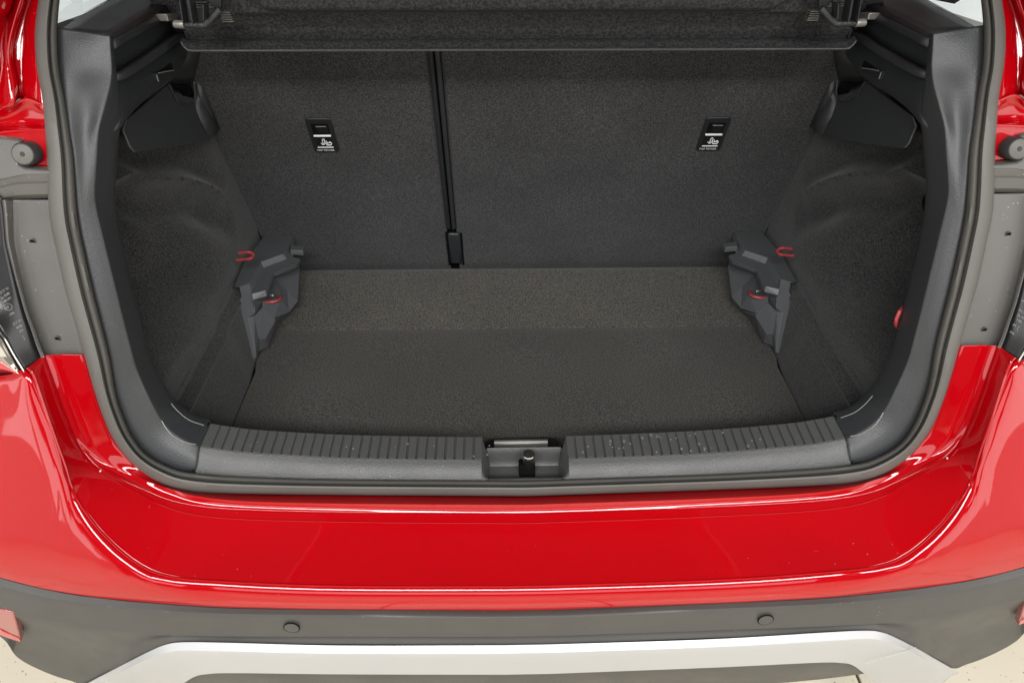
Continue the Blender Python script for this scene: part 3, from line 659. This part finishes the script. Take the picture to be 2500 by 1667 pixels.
# ---- upper side trim: top ledge, inner wall, lip, cargo hook, knob, pocket cover
XW = -.545
def upper(T, side):
    wall = lambda x, y: atx(x, y, XW+.018)
    t1 = curve([(120, 78), (142, 83), (205, 86), (268, 88)], lambda x, y: op(x, y, .006), 10)
    z0 = t1[-1][2]
    te = curve([(268, 88), (330, 54), (400, 14), (470, -30)], lambda x, y: atz(x, y, z0-.010), 10)
    to = curve([(138, 80), (213, 28), (270, -2), (340, -34)], lambda x, y: atz(x, y, z0-.008), 10)
    mid = [to*(1-s)+te*s for s in (0, .25, .5, .75, .95)]
    top = mid+[te*.99+np.array([0, 0, -.001])*1.0]
    lw = curve([(275, 176), (306, 158), (360, 122), (411, 86), (452, 74)], lambda x, y: atx(x, y, te[0][0]), 10)
    lw[:, 0] = te[:, 0]*.5+te[0][0]*.5
    ext = lambda c, d=.03: np.vstack([c[0]+(c[0]-c[2])/np.linalg.norm(c[0]-c[2])*d+np.array([-.006, 0, 0]), c])
    te, lw = ext(te, .018), ext(lw, .018)
    wall_rows = [te, te+np.array([.002, 0, -.003])]+[te*(1-s)+lw*s+np.array([-.004*math.sin(math.pi*s), 0, 0]) for s in (.2, .5, .8)]+[lw]
    lip = [lw, lw+np.array([.012, 0, .001]), lw+np.array([.0145, 0, -.002]), lw+np.array([.0135, 0, -.0085]), lw+np.array([.004, 0, -.0095])]
    o = sheet('upper_side_trim', [T(r) for r in top], 'plastic', car, th=.002, angle=60, label='dark upper side trim carrying the parcel shelf on the %s' % side)
    sheet('inner_wall', [T(r) for r in wall_rows], 'plastic_lo', o, th=.002, angle=60)
    sheet('grip_lip', [T(r) for r in lip], 'plastic', o, th=.0015, angle=60)
    # wall below the lip, down to the diagonal edge
    ub = lw+np.array([.002, 0, -.009])
    cc = curve([(296, 312), (318, 280), (350, 248), (382, 222), (411, 202), (440, 168), (470, 118)], lambda x, y: atx(x, y, te[1][0]+.004), 10); cc = ext(cc, .012)
    edge = [ub, ub*.5+cc*.5+np.array([.004, 0, 0]), cc, cc+np.array([-.012, .006, -.002])]
    sheet('lower_wall', [T(r) for r in across(edge, 4)], 'plastic_lo', o, th=.0015, angle=60)
    # front return of the trim towards the seat
    rt_ = curve([(411, 202), (432, 165), (450, 118), (462, 70)], lambda x, y: atx(x, y, te[1][0]+.002), 8)
    rs = curve([(470, 205), (480, 170), (490, 120), (500, 70)], lambda x, y: seat(x, y, -.004), 8)
    sheet('seat_side_return', [T(r) for r in across([rt_, rt_*.5+rs*.5+np.array([-.02, 0, 0]), rs], 4)], 'dark', o, th=.0015, angle=60)
    # cargo hook
    X = te[1][0]+.009
    hk = prism('bag_hook', [T(atx(x, y, X+.004)) for x, y in ((381, 180), (424, 172), (425, 181), (427, 184), (387, 200))], np.array(T([-.012, 0, 0])), 'dark', o, bevel=.001)
    prism('hook_slot', [T(atx(x, y, X-.001)) for x, y in ((381, 180), (417, 153), (424, 171), (385, 181))], np.array(T([-.012, 0, 0])), 'void', hk)
    tube('hook_edge', [T(atx(x, y, X+.0045)) for x, y in ((388, 179), (405, 175), (424, 172))], .0008, 'alu', hk, seg=6)
    tube('hook_edge', [T(atx(x, y, X+.0045)) for x, y in ((382, 183), (387, 199))], .0008, 'alu', hk, seg=6)
    # square shelf catch
    kx = te[1][0]+.02
    prism('shelf_catch', [T(atx(x, y, kx)) for x, y in ((407, 35), (432, 34), (436, 40), (435, 49), (411, 53))], np.array(T([-.03, .004, 0])), 'alu', o, bevel=.0015)
    # pocket cover below
    xc = te[1][0]-.012
    pk = [((300, 318), xc-.006), ((310, 292), xc), ((350, 258), xc), ((411, 204), xc), ((433, 252), xc+.002), ((441, 257), xc+.002), ((476, 256), xc+.002), ((492, 305), xc+.008), ((512, 341), xc+.012), ((420, 358), xc+.008), ((330, 372), xc+.004), ((318, 360), xc)]
    pc = prism('pocket_cover', [T(atx(*p, x)) for p, x in pk], np.array(T([-.003, 0, 0])), 'plastic', o, bevel=.001, angle=20)
    sf = [[atx(476, 256, xc+.002), atx(475, 220, xc+.002), atx(472, 198, xc+.002)], [atx(494, 305, xc+.009)*.5+atx(484, 280, xc+.005)*.5, seat(505, 255, -.006)*.5+.5*atx(484, 250, xc+.004), seat(492, 205, -.006)*.6+.4*atx(476, 205, xc+.004)], [atx(512, 341, xc+.012), seat(538, 315, -.005), seat(496, 215, -.005)]]
    sheet('cover_flank', [[T(p) for p in r] for r in sf], 'plastic', pc, th=.0015, angle=60)
    tube('cover_edge', [T(p+np.array([.001, -.001, 0])) for p in [atx(411, 204, xc+.001), atx(432, 250, xc+.002), atx(442, 257, xc+.003), atx(474, 257, xc+.003), atx(475, 225, xc+.003), atx(472, 200, xc+.003)]], .0016, 'plastic', pc, seg=8)
    prism('belt_slot', [T(seat(x, y, -.012)) for x, y in ((437, 196), (446, 184), (462, 215), (472, 250), (455, 246), (445, 235))], np.array([0, .01, 0]), 'void', pc)
    # window behind the ledge
    g = [T(p) for p in (to[0]+np.array([-.035, -.02, .0]), to[3], to[6], to[9]+np.array([0, .05, 0]), to[9]+np.array([-.03, .05, .35]), to[0]+np.array([.10, .16, .42]), to[0]+np.array([-.02, .0, .12]))]
    prism('quarter_window', g, np.array(T([-.004, 0, 0])), 'glass', car)
    return o
both(upper)

# ---- carpeted side linings
def lining(T, side):
    zs = np.r_[np.linspace(.60, .700, 7), np.linspace(.704, .745, 26), np.linspace(.755, 1.14, 64)]
    def xs(y, z):
        x = -.497-.024*np.clip((z-.62)/.092, 0, 1)
        x += .004*math.exp(-((z-.714)/.005)**2)              # bead along the crease
        st = np.clip((z-.716)/.006, 0, 1); st = st*st*(3-2*st)
        x -= .017*st
        # wheel arch: falls back outwards towards the opening
        k = np.clip((1.30-y)/.36, 0, 1); k = k*k*(3-2*k)
        hz = np.clip((z-.722-.05*k)/.11, 0, 1); hz = hz*hz*(3-2*hz)
        x -= .112*k*hz*(1-.35*np.clip((.97-y)/.08, 0, 1))
        bk = np.clip((y-1.11)/.05, 0, 1)*np.clip((.775-z)/.03, 0, 1)
        x -= .006*bk                                             # room for the floor bracket
        return x
    xb = xs; pts = [hit(px, py, lambda p: p[0]-xb(p[1], p[2]), .8, 1.8) for px, py in ((298, 424), (345, 437), (400, 437), (450, 441), (500, 458), (545, 482))]
    ry, rz = [p[1] for p in pts], [p[2] for p in pts]
    def xs(y, z):
        x = xb(y, z)
        if z < .735: return x
        zr = np.interp(y, ry, rz); f = np.clip((ry[-1]+.03-y)/.08, 0, 1)
        x += .018*math.exp(-((z-zr)/.010)**2)*f
        if z < zr: x -= .034*math.exp(-((z-zr+.05)/.034)**2)*f
        else: x -= .016*math.exp(-((z-zr-.035)/.02)**2)*f
        # rolled top edge
        zt = 1.085
        if z > zt-.03: x += .012*math.exp(-((z-zt)/.014)**2)
        if z > zt+.005: x -= .05*min(1, (z-zt-.005)/.02)
        x += .0012*math.sin(y*31+z*17)
        return x
    rows = []
    for z in zs:
        y0, y1 = y_open(z)+.028, y_seat(z)+.012
        rows.append(np.array([T([xs(y, z), y, z]) for y in np.linspace(y0, y1, 60)]))
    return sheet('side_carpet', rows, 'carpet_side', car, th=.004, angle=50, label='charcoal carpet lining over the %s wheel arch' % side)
lin_ = both(lining)
def inner_shell(T, side):
    r = [[T(np.array([x, y, z])) for y in (y_open(z)+.035, 1.1, 1.4, 1.75)] for x, z in ((-.45, .56), (-.60, .60), (-.64, .9), (-.63, 1.17), (-.60, 1.235))]
    return sheet('inner_body_side', r, 'void', car, th=.003)
both(inner_shell)
sheet('boot_well', [[np.array([x, y, .56]) for x in (-.62, 0, .62)] for y in (.79, 1.2, 1.6)], 'void', car, th=.004)

# ---- seat backs
SD = np.array([0, STAN, -1]); SD /= np.linalg.norm(SD)        # down the seat
SN = np.array([0, -math.cos(R(27)), -math.sin(R(27))])        # towards the boot
SX = np.array([1., 0, 0])
def seat_pt(x, z, off=0): return np.array([x, y_seat(z), z])+SN*off
def xgap(px, py, off=0): return seat(px, py)[0]
gl0, gl1 = xgap(1066, 135), xgap(1098, 560)       # middle of the gap
gx = (gl0+gl1)/2
def backrest(x0, x1, label):
    xs = np.r_[x0, x0+.002, x0+.006, np.linspace(x0+.012, x1-.012, 30), x1-.006, x1-.002, x1]
    zs = np.r_[np.linspace(.61, 1.26, 40)]
    rows = []
    for z in zs:
        r = []
        for x in xs:
            e = min(x-x0, x1-x); d = -.006*max(0, 1-e/.010)**2
            r.append(seat_pt(x, z, .0012*math.sin(x*9+z*4)*.6+d))
        rows.append(r)
    bm = bmesh.new(); V = add_rows(bm, rows); back = add_rows(bm, [[p-SN*.07 for p in (r[0], r[-1])] for r in (rows[0], rows[-1])])
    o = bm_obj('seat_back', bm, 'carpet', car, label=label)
    return o
sl = backrest(-.540, gx-.0100, 'narrow carpeted rear seat back on the left')
sr = backrest(gx+.0098, .540, 'wide carpeted rear seat back on the right')
tube('edge_piping', [seat_pt(gx-.0056, z, -.0005) for z in np.linspace(1.24, .765, 20)], .0040, 'plastic_lo', sl, seg=12)
tube('edge_piping', [seat_pt(gx+.0052, z, .0012) for z in np.linspace(1.24, .765, 20)], .0042, 'plastic', sr, seg=12)
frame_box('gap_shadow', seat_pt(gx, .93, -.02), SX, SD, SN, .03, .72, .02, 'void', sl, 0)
pb = frame_box('seat_hinge_cover', seat_pt(gx+.004, .70, .002), SX, SD, SN, .025, .112, .008, 'plastic', car, .004, label='small dark hinge cover between the seat backs')
for sg in (-1, 1): frame_box('side_gap', seat_pt(gx+.004+sg*.0155, .695, -.004), SX, SD, SN, .004, .12, .012, 'void', pb, 0)

# ---- top tether plates
def tether(cx, cz, label):
    o = seat_pt(cx, cz); U = -SD
    w, h = .0445, .0835
    def rr(w, h, r, n=6):
        L = []
        for sx, sy, a in ((1, 1, 0), (-1, 1, 90), (-1, -1, 180), (1, -1, 270)):
            for q in np.linspace(R(a), R(a+90), n): L.append((sx*(w/2-r)+r*math.cos(q), sy*(h/2-r)+r*math.sin(q)))
        return L
    pt = lambda a, b, n=0: o+SX*a+U*b+SN*n
    fr = prism('tether_plate', [pt(a, b, .0035) for a, b in rr(w, h, .007)], -SN*.006, 'dark', car, bevel=.0012, label=label)
    prism('pocket', [pt(a, b+.012, .0038) for a, b in rr(.030, .036, .002)], -SN*.001, 'void', fr)
    prism('pocket_wall', [pt(a+.004, b+.017, .0041) for a, b in rr(.018, .018, .001)], -SN*.0004, 'black', fr)
    prism('anchor_bar', [pt(a, b+.002, .0062) for a, b in rr(.0305, .0028, .001)], -SN*.003, 'white', fr, bevel=.0005)
    prism('upper_bar', [pt(a+.002, b+.024, .0045) for a, b in rr(.018, .0014, .0005)], -SN*.001, 'grey_print', fr)
    prism('icon_field', [pt(a, b-.014, .0042) for a, b in rr(.030, .026, .001)], -SN*.001, 'black', fr)
    prism('white_line', [pt(a, b-.0275, .0048) for a, b in rr(.0285, .0022, .0006)], -SN*.001, 'white', fr)
    icon = [[(-.006, -.0175), (-.004, -.021), (-.001, -.021), (.001, -.0175)], [(-.0025, -.021), (-.0025, -.010), (-.001, -.0075), (.001, -.008), (.0015, -.011), (.001, -.017)],
            [(.002, -.016), (.0035, -.0225), (.011, -.0225), (.013, -.018), (.0105, -.0165), (.0055, -.0175), (.004, -.012)], [(.004, -.0185), (.0085, -.0165), (.011, -.0142), (.0115, -.016)]]
    for ln in icon: tube('seat_icon', [pt(a, b+.001, .0046) for a, b in ln], .0008, 'white', fr, seg=5)
    text('tether_text', 'TOP TETHER', .0055, pt(-.0175, -.0375, .0034), SX, U, 'white', fr, lift=.0006)
    return fr
pL, pR = seat(788, 329), seat(1741, 326)
tether(pL[0], pL[2], 'black top tether anchor plate on the left seat back')
tether(pR[0], pR[2], 'black top tether anchor plate on the right seat back')

# ---- grey floor brackets with tie-down eyes
def q(X, Y): return (540+.2297*X, 540+.2297*Y)
def bracket(T, side):
    Z1, Z2, Z3 = .747, .7355, .725
    V = {}
    def v(k, X, Y, z): V[k] = T(atz(*q(X, Y), z))
    v('a', 475, 130, Z1); v('b', 752, 152, Z1); v('c', 658, 348, Z1); v('d', 420, 432, Z1); v('e', 300, 660, Z1); v('f', 138, 694, Z1); v('g', 250, 430, Z1)
    v('h', 760, 380, Z2); v('i', 832, 395, Z2); v('j', 800, 458, Z2); v('k', 558, 552, Z2); v('l', 470, 736, Z2); v('m', 325, 772, Z2); v('o', 450, 497, Z2); v('b2', 775, 200, Z2); v('c2', 697, 402, Z2); v('e2', 345, 710, Z2)
    v('j3', 830, 470, Z3-.004); v('j4', 805, 492, Z3); v('k3', 560, 592, Z3); v('l3', 486, 795, Z3); v('m3', 340, 838, Z3)
    v('i3', 838, 420, Z2-.004)
    # pocket and saddle
    v('r1', 835, 500, .690); v('r2', 818, 850, .652); v('w1', 560, 610, .700); v('w2', 520, 770, .694); v('w3', 440, 850, .700); v('w4', 700, 740, .684); v('w5', 640, 815, .690)
    v('s1', 812, 850, .664); v('s2', 722, 968, .660); v('s3', 568, 1022, .676); v('s4', 440, 915, .694)
    v('t1', 612, 1085, .628); v('t2', 575, 1062, .668); v('t3', 472, 1248, .655); v('t4', 402, 1255, .660); v('t5', 497, 1345, .626); v('t6', 420, 1372, .628)
    v('r3', 832, 880, .626); v('s2b', 735, 985, .628)
    v('p1', 195, 702, .742); v('p2', 300, 660, .7465); v('p3', 345, 835, .722); v('p4', 362, 962, .700); v('p5', 290, 1025, .694); v('p6', 372, 1450, .626); v('p7', 305, 1470, .622); v('p8', 172, 880, .712); v('p9', 216, 800, .726); v('f2', 145, 706, .744)
    v('x1', 400, 1395, .624); v('x2', 430, 880, .690); v('x3', 350, 1010, .688)
    a_, b_, c_ = atz(*q(300, 660), .7465), atz(*q(305, 1470), .622), atz(*q(172, 880), .712)
    nl = np.cross(b_-a_, c_-a_)
    for k_, X, Y in (('p1', 195, 702), ('p3', 345, 835), ('p4', 362, 962), ('p5', 290, 1025), ('p6', 372, 1450), ('p8', 172, 880), ('p9', 216, 800), ('f2', 145, 706)):
        V[k_] = T(hit(*q(X, Y), lambda p: np.dot(p-a_, nl)))
    keys = list(V); idx = {k: i for i, k in enumerate(keys)}
    faces = ['abcdefg', ['c', 'c2', 'o', 'd'], ['d', 'o', 'e2', 'e'], ['b', 'b2', 'c2', 'c'], ['c2', 'h', 'i', 'j', 'k', 'o'], ['o', 'k', 'l', 'm', 'e2'], ['b2', 'h', 'c2'], ['j', 'j4', 'k3', 'k'], ['k', 'k3', 'l3', 'l'], ['l', 'l3', 'm3', 'm'], ['i', 'i3', 'j3', 'j4', 'j'],
             ['j4', 'r1', 'w1', 'k3'], ['j3', 'r1', 'j4'], ['k3', 'w1', 'w2', 'l3'], ['w1', 'r1', 's1', 'w4'], ['w1', 'w4', 'w5', 'w2'], ['w2', 'w5', 'w3'], ['l3', 'w2', 'w3', 'm3'],
             ['w4', 's1', 's2', 'w5'], ['w5', 's2', 's3', 's4'], ['w5', 's4', 'w3'], ['s3', 't2', 't3', 't4', 's4'], ['s2', 's2b', 't1', 't2', 's3'], ['s1', 'r3', 's2b', 's2'], ['r1', 'r2', 's1'], ['s1', 'r2', 'r3'], ['t2', 't1', 't5', 't3'], ['t3', 't5', 't6', 't4'],
             ['p1', 'f2', 'f', 'e', 'p2'], ['p1', 'p2', 'p3', 'p4', 'p5', 'p8', 'p9'], ['p5', 'p6', 'p7', 'p8'], ['e', 'e2', 'm', 'p3', 'p2'], ['m', 'm3', 'p3'],
             ['m3', 'w3', 'x2', 'x3', 'p4', 'p3'], ['w3', 's4', 'x2'], ['p4', 'x3', 'p5'], ['x3', 'x2', 's4', 't4', 't6', 'x1', 'p6', 'p5']]
    bm = bmesh.new(); bv = [bm.verts.new(V[k]) for k in keys]
    for f in faces:
        try: bm.faces.new([bv[idx[k]] for k in f])
        except ValueError: pass
    bmesh.ops.recalc_face_normals(bm, faces=bm.faces)
    me = bpy.data.meshes.new('floor_bracket'); bm.to_mesh(me); bm.free(); face_cam(me)
    o = link('floor_bracket', me, 'bracket', car, 'grey moulded floor bracket with a red tie-down eye on the %s' % side, False)
    solid(o, .0025); bev(o, .0009, 2)
    # locating prong
    a = np.array(V['b2']); pr = [T(atz(*q(X, Y), z)) for X, Y, z in ((735, 250, .745), (888, 268, .742), (868, 315, .742), (735, 305, .745))]
    prism('prong', pr, np.array([0, 0, -.011]), 'bracket', o, bevel=.001)
    # lower eye
    ey = [atz(*q(*p), z) for p, z in (((600, 772), .688), ((628, 800), .693), ((600, 842), .697), ((500, 862), .697), ((462, 835), .695), ((478, 800), .690))]
    e = tube('tie_down_eye', [T(p) for p in crom(ey, 22)], .0027, 'redhook', o, seg=10)
    tube('eye_bar', [T(atz(*q(*p), .692)) for p in ((475, 805), (555, 790))], .0036, 'alu', e, seg=10)
    # upper hook on the side wall
    up_ = [(190, 340), (240, 332), (300, 330), (335, 345), (338, 372), (312, 398), (250, 406), (168, 414)]
    cp = [atx(*q(*p), -.522+.030*min(1, max(0, (p[0]-165)/150.))) for p in up_]
    tube('tie_down_hook', [T(p) for p in crom(cp, 26)], .0027, 'redhook', car, seg=10, label='red wire tie-down hook on the %s side wall' % side)
    return o
both(bracket)
# the third hook shows only behind the right edge of the opening
c3h = [atx(x, y, xx) for x, y, xx in ((2226, 742, .585), (2212, 746, .55), (2200, 755, .528), (2191, 772, .522), (2187, 788, .523), (2192, 798, .535), (2206, 803, .575))]
tube('tie_down_hook', crom(c3h, 22), .0029, 'redhook', car, seg=10, label='red tie-down hook partly behind the right edge of the opening')

# ---- open tailgate overhead, roof and headlining (above the picture, they shade the boot)
def slab(name, prof, hw, material, th, parent, eye):
    xs = np.linspace(-1, 1, 21)
    rows = [[np.array([x*hw*(1-.0*abs(x)), y, z-.06*abs(x)**2.5]) for x in xs] for y, z in prof]
    return sheet(name, rows, material, parent, th=th, angle=50, eye=eye)
tg = slab('tailgate', [(1.30, 1.66), (1.12, 1.76), (.80, 1.90), (.45, 2.01), (.22, 2.05), (.06, 2.03), (-.04, 1.96)], .56, 'red', .02, car, np.array([0, .5, 5.]))
slab('tailgate_trim', [(1.22, 1.665), (1.08, 1.735), (.80, 1.855), (.45, 1.955), (.22, 1.99), (.06, 1.975)], .50, 'plastic', .01, tg, np.array([0, .5, 0.]))
slab('roof', [(1.30, 1.655), (1.6, 1.70), (2.2, 1.72), (2.8, 1.70)], .60, 'red', .01, car, np.array([0, 1.5, 5.]))

# ------------------------------------------------------------------ parcel shelf, lifted on its pivots
shelf = empty('parcel_shelf', (0, 1.15, 1.2), 'dark felt parcel shelf hinged up across the top of the boot', 'parcel shelf')
def shp(row, y): p = aty(1285, row, y); return (p[1], p[2])
prof = [shp(-260, 1.02), shp(-60, 1.075), shp(0, 1.088), shp(16, 1.091), shp(24, 1.096), shp(28, 1.106), shp(29.5, 1.122), shp(32, 1.132), shp(45, 1.140), shp(66, 1.150), shp(74, 1.146), shp(91, 1.152), shp(94, 1.150), shp(97, 1.140), shp(107, 1.132), shp(115, 1.127), shp(118, 1.123), shp(122, 1.123), shp(124, 1.128), shp(123, 1.16)]
hw = .478
def hwid(i): return hw if i > 6 else hw-.085+.0*i
def srow(i, y, z):
    xs = np.r_[-1, -.996, -.985, np.linspace(-.97, .97, 40), .985, .996, 1]
    w = hwid(i); r = []
    for x in xs:
        e = (1-abs(x))*w; dz = 0
        if i > 13: dz = .010*max(0, 1-e/.010)**2            # rounded lower corners
        if i <= 6: dz = .05*max(0, 1-e/.06)**2
        r.append(np.array([x*w, y, z+dz]))
    return r
rows = [srow(i, y, z) for i, (y, z) in enumerate(prof)]
fm = sheet('flap', rows[6:], 'shelf', shelf, th=.004, angle=35)
sheet('panel', rows[:7], 'shelf', shelf, th=.01, angle=50)
be = [rows[10][0], rows[12][0]]+list(rows[17])+[rows[12][-1], rows[10][-1]]; tube('edge_bead', [np.array(p)+np.array([0, -.001, 0]) for p in be], .0018, 'plastic', fm, seg=8)
for sg in (-1, 1):
    T = (lambda p: np.asarray(p)) if sg < 0 else mir
    ay_ = 1.075
    f = lambda x, y, d=0: T(aty(x, y, ay_+d))
    arm = prism('pivot_arm', [f(x, y, .02) for x, y in ((440, -30), (540, -30), (540, 22), (503, 55), (452, 55))], np.array([0, .006, 0]), 'dark', shelf)
    tube('pivot_bar', [f(x, y) for x, y in ((453, 60.5), (478, 61), (499, 62))], .0046, 'plastic', arm, seg=12)
    tube('pivot_bar', [f(x, y) for x, y in ((499, 62), (510, 52), (538, 23))], .0046, 'plastic', arm, seg=12)
    tube('pivot_pin', [f(x, y) for x, y in ((424, 59), (427, 59.5), (450, 60.5))], [.0038, .0050, .0052], 'alu', arm, seg=14)
    for a, b in (((441, -30), (454, 57)), ((463, -30), (477, 56)), ((502, 8), (503, 46))):
        p0, p1 = f(*a, -.004), f(*b, -.004); n = np.array([1, 0, 0])
        frame_box('rib', (p0+p1)/2, n, (p1-p0)/np.linalg.norm(p1-p0), np.cross(n, (p1-p0)/np.linalg.norm(p1-p0)), .0012, np.linalg.norm(p1-p0), .022, 'plastic_lo', arm, 0)
    for i, yy in enumerate((-8, -2, 5.5, 12, 17.5)):
        p0, p1 = f(456+i*1.5, yy, .016), f(494+i*7, yy, .016); frame_box('slat', (p0+p1)/2, SX, np.array([0, 1., 0]), np.array([0, 0, 1.]), np.linalg.norm(p1-p0), .004, .0012, 'panel', arm, 0)
    for i in range(5):
        p0, p1 = f(541+i*1.2, 29.5+i*5.3, .02), f(564+i*2.2, 29.5+i*5.3, .02); frame_box('slat', (p0+p1)/2, SX, np.array([0, 1., 0]), np.array([0, 0, 1.]), np.linalg.norm(p1-p0), .012, .0014, 'panel', arm, 0)

# ------------------------------------------------------------------ load floor
board = empty('load_floor', (0, 1.2, .62), 'brown-grey carpeted load floor lying low in the boot', 'boot floor')
def board_rows(ys, zf):
    rows = []
    for y in ys:
        w_ = .493+.007*np.clip((y-1.14)/.03, 0, 1); z = zf(y)
        xs = np.r_[-w_, -w_+.0008, -w_+.003, np.linspace(-w_+.009, w_-.009, 50), w_-.003, w_-.0008, w_]
        rows.append([np.array([x, y, z-.004*max(0, 1-(w_-abs(x))/.004)**2+.0006*math.sin(x*13+y*9)*math.sin(y*17)]) for x in xs])
    return rows
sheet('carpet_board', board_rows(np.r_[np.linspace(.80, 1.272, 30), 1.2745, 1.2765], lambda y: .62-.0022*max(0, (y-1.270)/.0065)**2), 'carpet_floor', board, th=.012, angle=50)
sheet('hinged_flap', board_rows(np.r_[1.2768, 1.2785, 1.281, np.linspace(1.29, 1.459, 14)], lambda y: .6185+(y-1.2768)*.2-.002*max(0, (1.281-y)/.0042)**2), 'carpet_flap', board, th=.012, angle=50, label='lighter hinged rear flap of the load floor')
# pull handle at the front edge
hl = [(1186, 1088), (1190, 1076), (1205, 1070), (1240, 1068), (1330, 1066), (1352, 1068), (1362, 1078), (1364, 1092), (1364, 1104), (1186, 1106)]
hp = prism('handle_cup', [atz(x, y, .634) for x, y in hl], np.array([0, 0, -.016]), 'dark', board, bevel=.002)
p = [aty(x, y, .895) for x, y in ((1207, 1100), (1337, 1098), (1338, 1082), (1206, 1084))]
prism('handle_plate', p, np.array([0, .004, .003]), 'alu', hp, bevel=.0008)
p2 = [aty(x, y, .90) for x, y in ((1206, 1082.5), (1338, 1080.5), (1338, 1077.5), (1207, 1079.5))]
prism('handle_plate', p2, np.array([0, .006, .0]), 'panel', hp)
